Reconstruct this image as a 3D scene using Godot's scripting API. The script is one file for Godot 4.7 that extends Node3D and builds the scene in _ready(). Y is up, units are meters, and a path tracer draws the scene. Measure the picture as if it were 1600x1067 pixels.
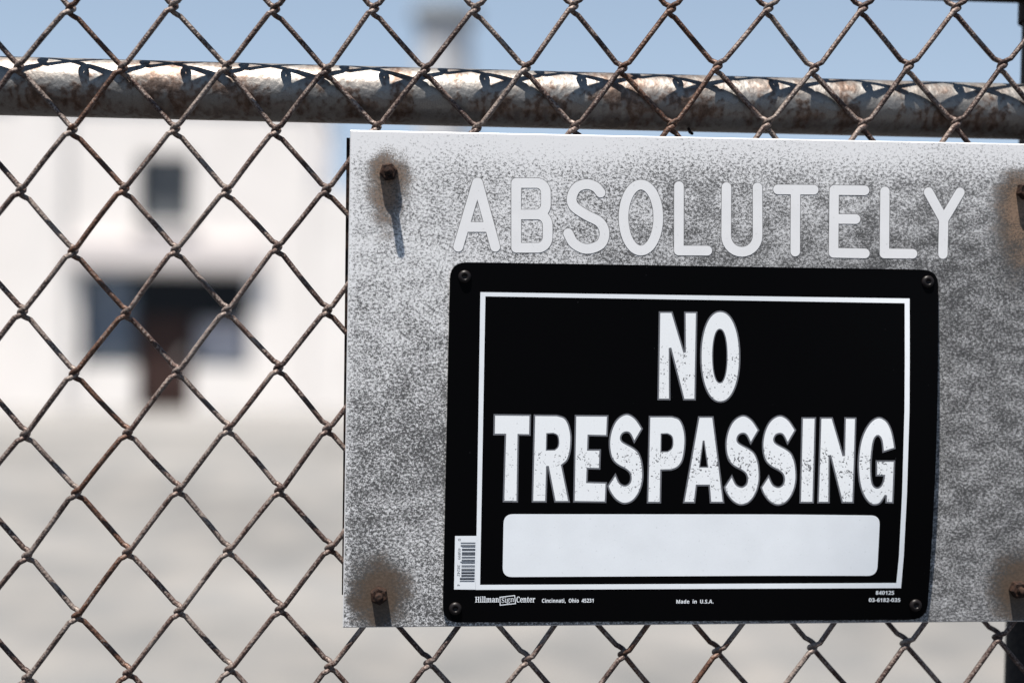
extends Node3D
# A weathered sign plate bolted to a rusty chain-link fence, an empty sunlit lot and white buildings far out of focus behind it.
# Units are metres; the plate's front face lies in the plane z = 0, the lot is at -z, the added asphalt with the photographer at +z.

const WIRE_R := 0.00195
const MESH_FRONT := -0.0046      # axis of the front strands
const MESH_BACK := -0.0164       # axis of the back strands
const PLATE_AT := Vector3(-0.0372, 1.3068, 0.0)
const SIGN_AT := Vector3(0.0350, 1.3098, 0.0016)
const PLATE_STROKES := {
	"A0": [79.81, 274.99, 92.88, 321.25, 93.35, 321.26, 106.53, 275.45],
	"A1": [85.19, 289.32, 101.34, 289.62],
	"B0c": [121.37, 298.96, 121.04, 321.60, 135.76, 321.90, 137.09, 321.79, 138.36, 321.42, 139.55, 320.80, 140.59, 319.96, 141.45, 318.92, 142.09, 317.73, 142.50, 316.43, 142.65, 315.08, 142.78, 306.81, 142.67, 305.36, 142.30, 303.95, 141.70, 302.65, 140.87, 301.51, 139.86, 300.57, 138.69, 299.86, 137.43, 299.41, 136.11, 299.24],
	"B1c": [121.37, 298.96, 137.06, 299.26, 138.45, 299.13, 139.80, 298.71, 141.05, 298.00, 142.14, 297.03, 143.05, 295.85, 143.73, 294.49, 144.16, 293.02, 144.32, 291.47, 144.45, 283.19, 144.34, 281.67, 143.95, 280.19, 143.31, 278.83, 142.44, 277.63, 141.37, 276.64, 140.15, 275.90, 138.81, 275.43, 137.42, 275.26, 121.73, 275.00],
	"S0": [182.52, 315.87, 181.81, 316.72, 181.14, 317.60, 180.45, 318.47, 179.67, 319.27, 178.74, 319.94, 177.60, 320.53, 176.32, 321.07, 174.94, 321.50, 173.53, 321.77, 172.13, 321.82, 170.68, 321.63, 169.14, 321.26, 167.61, 320.71, 166.20, 319.98, 165.00, 319.07, 163.99, 317.91, 163.09, 316.49, 162.36, 314.93, 161.83, 313.36, 161.53, 311.90, 161.46, 310.56, 161.56, 309.24, 161.90, 307.95, 162.51, 306.69, 163.43, 305.43, 164.77, 304.19, 166.51, 302.96, 168.48, 301.74, 170.53, 300.57, 172.49, 299.45, 174.48, 298.44, 176.60, 297.54, 178.69, 296.64, 180.59, 295.67, 182.16, 294.53, 183.39, 293.19, 184.39, 291.70, 185.15, 290.13, 185.65, 288.50, 185.88, 286.89, 185.85, 285.18, 185.56, 283.36, 185.01, 281.55, 184.17, 279.90, 183.02, 278.53, 181.45, 277.40, 179.44, 276.43, 177.22, 275.67, 174.97, 275.19, 172.90, 275.03, 170.95, 275.26, 168.99, 275.84, 167.10, 276.69, 165.36, 277.70, 163.86, 278.79, 162.66, 280.02, 161.72, 281.45, 160.92, 282.98, 160.16, 284.55, 159.32, 286.06],
	"O0c": [225.13, 298.65, 225.11, 296.11, 224.94, 293.59, 224.62, 291.13, 224.17, 288.75, 223.58, 286.48, 222.87, 284.34, 222.04, 282.36, 221.09, 280.57, 220.05, 278.98, 218.92, 277.61, 217.72, 276.47, 216.45, 275.59, 215.14, 274.96, 213.80, 274.60, 212.44, 274.51, 211.08, 274.70, 209.74, 275.15, 208.43, 275.86, 207.16, 276.83, 205.95, 278.05, 204.81, 279.49, 203.76, 281.15, 202.81, 283.00, 201.96, 285.03, 201.24, 287.21, 200.64, 289.52, 200.17, 291.93, 199.84, 294.40, 199.65, 296.93, 199.61, 299.47, 199.71, 302.00, 199.96, 304.48, 200.34, 306.90, 200.86, 309.22, 201.52, 311.42, 202.29, 313.47, 203.18, 315.36, 204.17, 317.05, 205.25, 318.52, 206.42, 319.77, 207.65, 320.78, 208.94, 321.54, 210.26, 322.03, 211.61, 322.26, 212.97, 322.22, 214.32, 321.90, 215.65, 321.33, 216.95, 320.49, 218.19, 319.40, 219.36, 318.07, 220.46, 316.52, 221.46, 314.76, 222.36, 312.82, 223.15, 310.71, 223.82, 308.47, 224.36, 306.11, 224.76, 303.66, 225.02, 301.15],
	"L0": [239.97, 321.66, 240.75, 275.01, 261.79, 275.27],
	"U0": [275.09, 321.68, 275.56, 286.52, 275.91, 283.87, 276.82, 281.38, 278.26, 279.14, 280.14, 277.29, 282.39, 275.91, 284.88, 275.07, 287.49, 274.82, 290.08, 275.16, 292.54, 276.08, 294.73, 277.54, 296.54, 279.45, 297.89, 281.74, 298.71, 284.27, 298.94, 286.93, 298.12, 321.91],
	"T0": [313.38, 320.82, 340.14, 321.13],
	"T1": [326.50, 321.09, 327.26, 275.71],
	"E0": [378.31, 321.43, 355.47, 321.20, 356.05, 275.25, 379.64, 275.18],
	"E1": [355.96, 300.13, 372.06, 300.28],
	"L20": [393.65, 321.03, 394.37, 275.42, 415.68, 275.54],
	"Y0": [426.66, 321.13, 438.69, 300.95, 450.56, 321.42],
	"Y1": [438.68, 301.19, 438.75, 275.68],
}
const PRINT_LETTERS := {
	"N": [154.27, 227.49, 164.37, 227.63, 173.68, 198.85, 172.97, 227.58, 182.78, 227.71, 182.84, 162.86, 173.56, 162.78, 163.21, 199.91, 164.06, 162.86, 154.42, 162.78],
	"O": [215.38, 195.20, 215.36, 190.12, 215.10, 185.59, 214.59, 181.37, 213.86, 177.45, 212.90, 173.88, 211.74, 170.68, 210.38, 167.90, 208.84, 165.57, 207.14, 163.72, 205.30, 162.38, 203.30, 161.56, 201.05, 161.27, 198.79, 161.52, 196.76, 162.31, 194.87, 163.62, 193.10, 165.44, 191.48, 167.74, 190.01, 170.49, 188.73, 173.66, 187.63, 177.20, 186.74, 181.09, 186.08, 185.30, 185.63, 189.81, 185.42, 194.88, 185.44, 199.95, 185.70, 204.46, 186.21, 208.67, 186.94, 212.57, 187.90, 216.13, 189.06, 219.31, 190.41, 222.09, 191.94, 224.41, 193.64, 226.26, 195.47, 227.60, 197.46, 228.43, 199.71, 228.73, 201.96, 228.49, 203.99, 227.72, 205.88, 226.42, 207.65, 224.62, 209.28, 222.33, 210.74, 219.59, 212.04, 216.43, 213.14, 212.89, 214.03, 209.00, 214.70, 204.80, 215.15, 200.28],
	"O_hole": [205.02, 195.56, 205.04, 192.67, 204.97, 190.10, 204.82, 187.70, 204.60, 185.48, 204.30, 183.45, 203.93, 181.63, 203.49, 180.06, 202.99, 178.73, 202.44, 177.69, 201.83, 176.93, 201.18, 176.46, 200.43, 176.30, 199.68, 176.45, 199.01, 176.90, 198.37, 177.65, 197.78, 178.68, 197.23, 180.00, 196.73, 181.56, 196.28, 183.37, 195.90, 185.39, 195.59, 187.61, 195.35, 190.00, 195.18, 192.57, 195.08, 195.46, 195.07, 198.34, 195.13, 200.91, 195.28, 203.31, 195.51, 205.53, 195.81, 207.55, 196.18, 209.36, 196.61, 210.94, 197.11, 212.26, 197.66, 213.30, 198.27, 214.06, 198.92, 214.53, 199.67, 214.69, 200.42, 214.55, 201.09, 214.10, 201.73, 213.35, 202.32, 212.32, 202.87, 211.01, 203.37, 209.45, 203.81, 207.65, 204.19, 205.63, 204.51, 203.41, 204.75, 201.02, 204.92, 198.45],
	"T": [34.76, 151.74, 61.92, 151.65, 61.86, 136.13, 53.45, 136.27, 53.37, 87.57, 42.29, 87.74, 42.97, 136.40, 34.69, 136.35],
	"R": [63.90, 151.66, 80.95, 151.59, 82.87, 151.11, 84.78, 150.63, 86.44, 149.85, 87.74, 148.67, 88.79, 147.18, 89.69, 145.42, 90.48, 143.26, 91.12, 140.83, 91.59, 138.50, 91.88, 136.52, 91.99, 134.65, 91.99, 132.55, 91.90, 130.00, 91.69, 127.23, 91.32, 124.62, 90.79, 122.24, 90.10, 120.04, 89.23, 118.16, 88.11, 116.77, 86.81, 115.72, 85.51, 114.67, 91.41, 87.67, 79.97, 87.64, 74.60, 113.13, 74.30, 87.63, 63.38, 87.60],
	"R_hole": [74.03, 137.39, 78.39, 137.62, 79.40, 137.23, 80.41, 136.84, 81.20, 136.15, 81.68, 134.95, 81.94, 133.45, 82.06, 132.00, 82.04, 130.68, 81.87, 129.41, 81.52, 128.33, 80.92, 127.54, 80.14, 126.94, 79.36, 126.34, 73.91, 126.21],
	"E": [93.87, 151.59, 118.58, 151.58, 118.25, 135.89, 104.58, 136.10, 104.43, 126.67, 113.51, 126.72, 113.26, 111.81, 104.28, 111.97, 104.13, 103.03, 118.41, 102.68, 118.07, 87.44, 93.71, 87.68],
	"S": [144.17, 141.83, 142.72, 144.08, 141.26, 146.34, 139.84, 148.26, 138.47, 149.71, 137.12, 150.84, 135.78, 151.71, 134.45, 152.37, 133.13, 152.78, 131.75, 152.87, 130.28, 152.59, 128.75, 152.00, 127.28, 151.15, 125.89, 150.07, 124.57, 148.75, 123.35, 147.15, 122.26, 145.23, 121.28, 143.03, 120.47, 140.67, 119.83, 138.13, 119.35, 135.42, 119.10, 132.72, 119.11, 130.00, 119.34, 127.27, 119.74, 124.77, 120.26, 122.57, 120.94, 120.58, 121.84, 118.82, 123.00, 117.31, 124.37, 116.03, 125.91, 114.86, 127.74, 113.79, 129.74, 112.82, 131.47, 111.90, 132.75, 111.01, 133.76, 110.16, 134.52, 109.22, 135.03, 108.11, 135.30, 106.91, 135.38, 105.74, 135.32, 104.57, 135.07, 103.42, 134.64, 102.44, 133.94, 101.65, 133.06, 101.02, 132.16, 100.64, 131.32, 100.58, 130.47, 100.77, 129.65, 101.13, 128.91, 101.52, 128.20, 102.08, 127.41, 103.11, 126.49, 104.89, 125.50, 107.13, 124.50, 109.38, 118.46, 99.89, 118.99, 98.42, 119.51, 96.95, 120.24, 95.42, 121.28, 93.73, 122.53, 91.98, 123.83, 90.45, 125.15, 89.23, 126.52, 88.24, 127.88, 87.47, 129.19, 86.90, 130.50, 86.55, 131.91, 86.48, 133.54, 86.71, 135.28, 87.21, 136.90, 87.99, 138.33, 89.07, 139.64, 90.42, 140.84, 91.99, 141.94, 93.81, 142.93, 95.84, 143.75, 97.99, 144.38, 100.25, 144.84, 102.61, 145.13, 104.98, 145.23, 107.30, 145.17, 109.63, 145.00, 111.96, 144.76, 114.32, 144.40, 116.68, 143.87, 118.93, 143.17, 121.08, 142.29, 123.12, 141.26, 124.89, 140.05, 126.26, 138.67, 127.35, 137.19, 128.35, 135.50, 129.32, 133.71, 130.20, 132.13, 131.01, 130.89, 131.70, 129.87, 132.32, 129.10, 132.98, 128.61, 133.71, 128.38, 134.47, 128.36, 135.26, 128.55, 136.13, 128.96, 137.02, 129.52, 137.75, 130.24, 138.28, 131.12, 138.65, 132.00, 138.76, 132.81, 138.70, 133.62, 138.39, 134.52, 137.49, 135.57, 135.67, 136.71, 133.26, 137.85, 130.84],
	"P": [148.31, 151.31, 165.38, 151.43, 167.33, 150.89, 169.27, 150.36, 170.95, 149.48, 172.23, 148.11, 173.23, 146.40, 174.06, 144.52, 174.77, 142.49, 175.30, 140.30, 175.70, 138.05, 175.95, 135.80, 176.05, 133.49, 176.03, 131.07, 175.90, 128.41, 175.64, 125.63, 175.28, 123.08, 174.85, 120.86, 174.31, 118.86, 173.58, 117.08, 172.59, 115.51, 171.42, 114.17, 170.12, 113.07, 168.70, 112.30, 167.16, 111.77, 165.63, 111.25, 158.58, 111.02, 158.52, 87.25, 147.96, 87.22],
	"P_hole": [158.09, 137.74, 162.11, 137.96, 163.21, 137.46, 164.30, 136.96, 165.16, 136.19, 165.68, 134.97, 165.95, 133.49, 166.04, 132.01, 166.00, 130.54, 165.77, 129.06, 165.32, 127.81, 164.54, 126.93, 163.54, 126.27, 162.54, 125.60, 158.12, 125.48],
	"A": [184.81, 151.28, 196.22, 151.36, 205.59, 87.37, 194.75, 87.34, 193.49, 99.96, 185.10, 99.93, 183.83, 87.31, 174.64, 87.29],
	"A_hole": [189.21, 132.64, 192.20, 114.37, 187.04, 114.34],
	"S2": [230.66, 141.41, 229.19, 143.68, 227.71, 145.95, 226.27, 147.89, 224.87, 149.35, 223.50, 150.48, 222.14, 151.36, 220.79, 152.03, 219.45, 152.44, 218.06, 152.53, 216.56, 152.25, 215.02, 151.65, 213.53, 150.79, 212.13, 149.71, 210.79, 148.38, 209.56, 146.77, 208.46, 144.83, 207.47, 142.62, 206.66, 140.25, 206.01, 137.69, 205.54, 134.97, 205.30, 132.24, 205.32, 129.50, 205.56, 126.76, 205.96, 124.24, 206.50, 122.02, 207.19, 120.02, 208.11, 118.25, 209.29, 116.73, 210.68, 115.44, 212.25, 114.26, 214.11, 113.18, 216.14, 112.21, 217.89, 111.28, 219.19, 110.39, 220.21, 109.53, 220.99, 108.58, 221.51, 107.47, 221.78, 106.26, 221.87, 105.08, 221.81, 103.90, 221.57, 102.75, 221.13, 101.76, 220.43, 100.96, 219.53, 100.33, 218.63, 99.95, 217.77, 99.89, 216.91, 100.08, 216.08, 100.44, 215.33, 100.84, 214.60, 101.40, 213.81, 102.44, 212.87, 104.22, 211.85, 106.48, 210.84, 108.74, 204.74, 99.20, 205.28, 97.71, 205.82, 96.23, 206.56, 94.69, 207.62, 92.99, 208.89, 91.23, 210.21, 89.69, 211.55, 88.46, 212.94, 87.46, 214.33, 86.69, 215.66, 86.11, 216.98, 85.76, 218.41, 85.69, 220.06, 85.92, 221.82, 86.43, 223.46, 87.21, 224.91, 88.29, 226.24, 89.66, 227.45, 91.24, 228.55, 93.07, 229.55, 95.12, 230.37, 97.28, 230.99, 99.55, 231.45, 101.94, 231.74, 104.32, 231.84, 106.66, 231.77, 109.00, 231.59, 111.34, 231.34, 113.72, 230.97, 116.10, 230.43, 118.36, 229.71, 120.53, 228.82, 122.58, 227.77, 124.36, 226.54, 125.74, 225.15, 126.84, 223.64, 127.84, 221.93, 128.82, 220.10, 129.71, 218.51, 130.52, 217.24, 131.22, 216.21, 131.84, 215.43, 132.50, 214.93, 133.24, 214.69, 134.01, 214.67, 134.80, 214.86, 135.68, 215.27, 136.57, 215.83, 137.31, 216.57, 137.84, 217.46, 138.21, 218.35, 138.33, 219.17, 138.27, 219.99, 137.95, 220.91, 137.04, 221.98, 135.21, 223.14, 132.78, 224.30, 130.35],
	"S3": [257.95, 141.60, 256.50, 143.86, 255.04, 146.13, 253.61, 148.06, 252.22, 149.52, 250.87, 150.65, 249.52, 151.52, 248.18, 152.18, 246.85, 152.59, 245.47, 152.67, 243.98, 152.39, 242.45, 151.78, 240.97, 150.92, 239.57, 149.84, 238.24, 148.49, 237.02, 146.88, 235.92, 144.94, 234.94, 142.72, 234.12, 140.34, 233.48, 137.77, 233.02, 135.04, 232.77, 132.31, 232.79, 129.57, 233.04, 126.82, 233.45, 124.30, 233.98, 122.07, 234.68, 120.07, 235.60, 118.30, 236.77, 116.78, 238.17, 115.49, 239.72, 114.32, 241.58, 113.24, 243.60, 112.28, 245.34, 111.35, 246.63, 110.47, 247.65, 109.62, 248.42, 108.67, 248.93, 107.56, 249.21, 106.35, 249.30, 105.16, 249.24, 103.99, 249.00, 102.83, 248.57, 101.84, 247.87, 101.03, 246.98, 100.39, 246.09, 100.01, 245.24, 99.94, 244.38, 100.13, 243.55, 100.49, 242.80, 100.88, 242.09, 101.44, 241.29, 102.48, 240.35, 104.26, 239.34, 106.52, 238.33, 108.78, 232.25, 99.20, 232.79, 97.71, 233.33, 96.23, 234.07, 94.69, 235.13, 92.98, 236.40, 91.22, 237.72, 89.69, 239.06, 88.46, 240.45, 87.47, 241.83, 86.70, 243.15, 86.13, 244.47, 85.78, 245.89, 85.72, 247.53, 85.96, 249.28, 86.48, 250.90, 87.27, 252.34, 88.37, 253.65, 89.74, 254.84, 91.34, 255.94, 93.18, 256.91, 95.24, 257.72, 97.41, 258.34, 99.69, 258.79, 102.08, 259.07, 104.46, 259.16, 106.81, 259.09, 109.16, 258.91, 111.50, 258.65, 113.88, 258.28, 116.26, 257.75, 118.52, 257.03, 120.69, 256.15, 122.74, 255.11, 124.51, 253.89, 125.88, 252.51, 126.98, 251.02, 127.98, 249.32, 128.95, 247.51, 129.83, 245.93, 130.63, 244.67, 131.33, 243.64, 131.95, 242.87, 132.60, 242.37, 133.34, 242.14, 134.11, 242.11, 134.90, 242.31, 135.78, 242.71, 136.68, 243.27, 137.42, 244.00, 137.96, 244.88, 138.33, 245.77, 138.45, 246.58, 138.39, 247.40, 138.08, 248.31, 137.17, 249.37, 135.35, 250.52, 132.92, 251.67, 130.49],
	"I": [261.56, 151.26, 272.36, 151.41, 272.11, 87.80, 261.47, 87.68],
	"N2": [275.15, 151.45, 284.53, 151.58, 293.09, 124.13, 293.10, 151.70, 301.98, 151.63, 301.56, 88.19, 292.65, 88.07, 283.16, 122.48, 283.84, 87.95, 274.62, 87.84],
	"G": [331.26, 128.98, 330.91, 131.17, 330.56, 133.36, 330.10, 135.69, 329.50, 138.33, 328.79, 141.12, 327.92, 143.68, 326.89, 145.93, 325.70, 147.97, 324.30, 149.64, 322.58, 150.98, 320.66, 151.96, 318.74, 152.37, 316.89, 152.11, 315.05, 151.28, 313.28, 149.99, 311.56, 148.20, 309.90, 145.95, 308.42, 143.41, 307.13, 140.65, 306.02, 137.61, 305.12, 134.34, 304.45, 130.80, 303.98, 127.04, 303.68, 123.28, 303.54, 119.60, 303.56, 115.91, 303.77, 112.22, 304.16, 108.43, 304.73, 104.63, 305.47, 101.17, 306.41, 98.15, 307.51, 95.48, 308.72, 93.13, 310.05, 91.11, 311.48, 89.43, 312.90, 88.13, 314.25, 87.27, 315.58, 86.80, 316.97, 86.67, 318.47, 86.83, 320.02, 87.32, 321.44, 88.24, 322.63, 89.73, 323.70, 91.63, 324.77, 93.54, 324.95, 88.48, 331.01, 88.34, 331.18, 120.44, 316.74, 120.25, 317.07, 108.38, 322.78, 108.45, 322.61, 107.44, 322.58, 106.83, 322.54, 106.21, 322.37, 105.42, 322.03, 104.28, 321.57, 102.97, 320.98, 101.88, 320.24, 101.10, 319.39, 100.55, 318.52, 100.33, 317.63, 100.49, 316.74, 100.98, 315.97, 101.81, 315.38, 102.92, 314.91, 104.38, 314.53, 106.33, 314.21, 108.94, 313.98, 112.05, 313.87, 115.38, 313.90, 119.04, 314.05, 122.91, 314.29, 126.45, 314.57, 129.53, 314.92, 132.27, 315.40, 134.49, 316.03, 136.12, 316.78, 137.23, 317.52, 137.83, 318.23, 137.85, 318.93, 137.35, 319.55, 136.55, 320.05, 135.53, 320.48, 134.20, 320.84, 132.56, 321.13, 130.50, 321.37, 128.12, 321.60, 125.74],
}
const PRINT_SHAPES := {
	"panel": [1.80, 248.56, 2.18, 252.35, 3.24, 255.45, 4.98, 257.87, 7.41, 259.59, 10.53, 260.62, 14.33, 260.97, 350.12, 260.98, 354.11, 260.63, 357.34, 259.56, 359.81, 257.79, 361.53, 255.31, 362.48, 252.12, 362.68, 248.22, 360.67, 13.90, 360.41, 9.86, 359.40, 6.55, 357.63, 3.98, 355.11, 2.14, 351.83, 1.03, 347.81, 0.65, 12.21, 0.04, 8.38, 0.39, 5.26, 1.43, 2.84, 3.18, 1.12, 5.63, 0.10, 8.78, -0.21, 12.63],
	"border_outer": [23.98, 239.64, 43.37, 239.63, 62.83, 239.62, 82.34, 239.61, 101.91, 239.60, 121.54, 239.60, 141.23, 239.59, 160.98, 239.58, 180.79, 239.57, 200.66, 239.56, 220.59, 239.55, 240.57, 239.54, 260.55, 239.53, 280.55, 239.53, 300.58, 239.52, 320.66, 239.51, 340.83, 239.50, 340.80, 217.47, 340.85, 195.46, 340.86, 176.66, 340.98, 157.85, 340.74, 137.42, 340.64, 116.93, 340.71, 96.35, 340.45, 72.47, 340.36, 48.41, 339.55, 24.86, 319.46, 24.75, 299.45, 24.62, 279.49, 24.48, 259.55, 24.36, 239.62, 24.27, 219.69, 24.22, 199.81, 24.18, 179.98, 24.15, 160.21, 24.11, 140.51, 24.08, 120.86, 24.04, 101.27, 24.01, 81.74, 23.98, 62.27, 23.94, 42.86, 23.91, 23.50, 23.88, 23.55, 43.62, 23.59, 63.34, 23.64, 83.03, 23.68, 102.70, 23.72, 122.34, 23.77, 141.95, 23.81, 161.54, 23.85, 181.11, 23.90, 200.64, 23.94, 220.15],
	"border_inner": [27.63, 236.65, 46.58, 236.61, 65.60, 236.57, 84.67, 236.53, 103.79, 236.49, 122.98, 236.45, 142.22, 236.41, 161.52, 236.37, 180.87, 236.33, 200.29, 236.29, 219.76, 236.25, 239.28, 236.21, 258.79, 236.17, 278.31, 236.13, 297.85, 236.09, 317.44, 236.05, 337.11, 236.01, 337.10, 215.70, 337.18, 195.42, 337.17, 176.62, 337.27, 157.80, 337.06, 137.38, 337.00, 116.89, 337.08, 96.32, 336.84, 72.44, 336.75, 48.39, 335.81, 28.79, 316.19, 28.65, 296.64, 28.49, 277.14, 28.33, 257.65, 28.18, 238.15, 28.07, 218.65, 28.01, 199.19, 27.96, 179.79, 27.91, 160.44, 27.86, 141.16, 27.81, 121.92, 27.76, 102.75, 27.71, 83.63, 27.66, 64.57, 27.61, 45.57, 27.56, 26.62, 27.52, 26.71, 46.65, 26.80, 65.76, 26.89, 84.84, 26.98, 103.90, 27.08, 122.94, 27.17, 141.95, 27.26, 160.94, 27.35, 179.90, 27.44, 198.84, 27.53, 217.76],
	"write_in_box": [43.08, 72.12, 43.28, 74.26, 43.87, 76.01, 44.85, 77.36, 46.21, 78.33, 47.96, 78.92, 50.09, 79.11, 314.26, 79.41, 316.42, 79.23, 318.19, 78.65, 319.56, 77.67, 320.53, 76.28, 321.10, 74.50, 321.28, 72.31, 321.02, 41.35, 320.81, 39.14, 320.20, 37.33, 319.19, 35.92, 317.79, 34.90, 315.98, 34.29, 313.78, 34.07, 49.92, 33.20, 47.78, 33.39, 46.04, 33.98, 44.68, 34.95, 43.72, 36.31, 43.14, 38.06, 42.95, 40.21],
	"barcode_label": [8.04, 63.13, 23.90, 63.23, 23.36, 24.06, 7.81, 24.24],
}

var M := {}
var rng := RandomNumberGenerator.new()


func _ready() -> void:
	rng.seed = 7
	# ---- camera
	var cam := Camera3D.new()
	cam.name = "camera"
	add_child(cam)
	var right := Vector3(0.99671468, 0.01449066, 0.0796861)
	var up := Vector3(-0.01165418, 0.99928577, -0.03594627)
	var forward := Vector3(0.08015007, -0.0348995, -0.99617167)
	cam.transform = Transform3D(Basis(right, up, -forward).orthonormalized(), Vector3(0, 1.55, 1.025))
	cam.near = 0.05
	cam.far = 1500.0
	var lens := CameraAttributesPhysical.new()
	lens.frustum_focal_length = 50.0
	lens.exposure_aperture = 2.0
	lens.frustum_focus_distance = 1.035
	cam.attributes = lens
	cam.fov = 26.99
	cam.current = true
	# ---- sky
	var env := Environment.new()
	var sky := Sky.new()
	var air := ProceduralSkyMaterial.new()
	air.sky_top_color = rgbc(0.056, 0.102, 0.182)
	air.sky_horizon_color = rgbc(0.275, 0.345, 0.43)
	air.sky_curve = 0.25
	air.ground_bottom_color = rgbc(0.06, 0.06, 0.058)
	air.ground_horizon_color = rgbc(0.18, 0.18, 0.18)
	air.sun_angle_max = 4.0
	sky.sky_material = air
	env.background_mode = Environment.BG_SKY
	env.sky = sky
	env.tonemap_mode = Environment.TONE_MAPPER_LINEAR
	env.tonemap_exposure = 2.1
	env.sdfgi_enabled = true
	env.ssao_enabled = true
	env.ssil_enabled = true
	var we := WorldEnvironment.new()
	we.name = "world_environment"
	we.environment = env
	add_child(we)
	# ---- sun: almost overhead, a little to the left and only just in front of the plate
	var sun := DirectionalLight3D.new()
	sun.name = "sun"
	sun.light_energy = 1.6
	sun.light_color = Color(1.0, 0.975, 0.94)
	sun.light_angular_distance = 0.5
	sun.shadow_enabled = true
	add_child(sun)
	sun.look_at_from_position(Vector3(-0.165, 1.0, 0.24) * 10.0, Vector3.ZERO, Vector3(0, 0, -1))

	make_materials()
	build_ground()
	build_white_building()
	build_low_building()
	build_chimney()
	build_fence()
	build_plate()
	build_printed_sign()


# ------------------------------------------------------------------ helpers

func rgbc(r: float, g: float, b: float) -> Color:      # linear base colour -> the sRGB value Godot wants
	return Color(r, g, b).linear_to_srgb()


func plain(r: float, g: float, b: float, rough := 0.8, metal := 0.0, spec := 0.5) -> StandardMaterial3D:
	var m := StandardMaterial3D.new()
	m.albedo_color = rgbc(r, g, b)
	m.roughness = rough
	m.metallic = metal
	m.metallic_specular = spec
	return m


func noise_bytes(w: int, h: int, period_px: float, sd: int, octaves := 3, kind := FastNoiseLite.TYPE_SIMPLEX_SMOOTH, tile := false) -> PackedByteArray:
	var n := FastNoiseLite.new()
	n.noise_type = kind
	n.seed = sd
	n.frequency = 1.0 / period_px
	n.fractal_octaves = octaves
	var im: Image = n.get_seamless_image(w, h) if tile else n.get_image(w, h)
	im.convert(Image.FORMAT_L8)
	return im.get_data()


func stretched(w: int, h: int, period_px: float, sd: int, octaves: int, by: float) -> PackedByteArray:
	var n := FastNoiseLite.new()
	n.noise_type = FastNoiseLite.TYPE_SIMPLEX_SMOOTH
	n.seed = sd
	n.frequency = 1.0 / period_px
	n.fractal_octaves = octaves
	var im := n.get_image(int(w / by), h)
	im.convert(Image.FORMAT_L8)
	im.resize(w, h, Image.INTERPOLATE_CUBIC)
	return im.get_data()


func picture(w: int, h: int, data: PackedByteArray) -> ImageTexture:
	return ImageTexture.create_from_image(Image.create_from_data(w, h, false, Image.FORMAT_RGB8, data))


func grey_picture(w: int, h: int, data: PackedByteArray) -> ImageTexture:
	return ImageTexture.create_from_image(Image.create_from_data(w, h, false, Image.FORMAT_L8, data))


func tag(o: Node3D, label: String, category: String, kind := "") -> void:
	o.set_meta("label", label)
	o.set_meta("category", category)
	if kind:
		o.set_meta("kind", kind)


func thing(called: String, at: Vector3, label: String, category: String) -> Node3D:
	var o := Node3D.new()
	o.name = called
	add_child(o, true)
	o.position = at
	tag(o, label, category)
	return o


func part(called: String, mesh: Mesh, parent: Node3D, mats: Array = []) -> MeshInstance3D:
	var o := MeshInstance3D.new()
	o.name = called
	o.mesh = mesh
	for k in mats.size():
		o.set_surface_override_material(k, mats[k])
	parent.add_child(o, true)
	return o


func start() -> SurfaceTool:
	var st := SurfaceTool.new()
	st.begin(Mesh.PRIMITIVE_TRIANGLES)
	return st


func quad(st: SurfaceTool, a: Vector3, b: Vector3, c: Vector3, d: Vector3, n: Vector3, uvs: Array = []) -> void:
	# a b c d run round the face; turned so that it is clockwise seen against n
	var flip := (b - a).cross(c - a).dot(n) > 0.0
	var order := [0, 2, 1, 0, 3, 2] if flip else [0, 1, 2, 0, 2, 3]
	var v := [a, b, c, d]
	for i in order:
		st.set_normal(n)
		if uvs:
			st.set_uv(uvs[i])
		st.add_vertex(v[i])


func box(st: SurfaceTool, lo: Vector3, hi: Vector3) -> void:
	var p := func(x, y, z): return Vector3(hi.x if x else lo.x, hi.y if y else lo.y, hi.z if z else lo.z)
	quad(st, p.call(0, 0, 1), p.call(1, 0, 1), p.call(1, 1, 1), p.call(0, 1, 1), Vector3(0, 0, 1))
	quad(st, p.call(0, 0, 0), p.call(1, 0, 0), p.call(1, 1, 0), p.call(0, 1, 0), Vector3(0, 0, -1))
	quad(st, p.call(0, 0, 0), p.call(0, 0, 1), p.call(0, 1, 1), p.call(0, 1, 0), Vector3(-1, 0, 0))
	quad(st, p.call(1, 0, 0), p.call(1, 0, 1), p.call(1, 1, 1), p.call(1, 1, 0), Vector3(1, 0, 0))
	quad(st, p.call(0, 1, 0), p.call(1, 1, 0), p.call(1, 1, 1), p.call(0, 1, 1), Vector3(0, 1, 0))
	quad(st, p.call(0, 0, 0), p.call(1, 0, 0), p.call(1, 0, 1), p.call(0, 0, 1), Vector3(0, -1, 0))


func box_mesh(lo: Vector3, hi: Vector3) -> ArrayMesh:
	var st := start()
	box(st, lo, hi)
	return st.commit()


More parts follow.
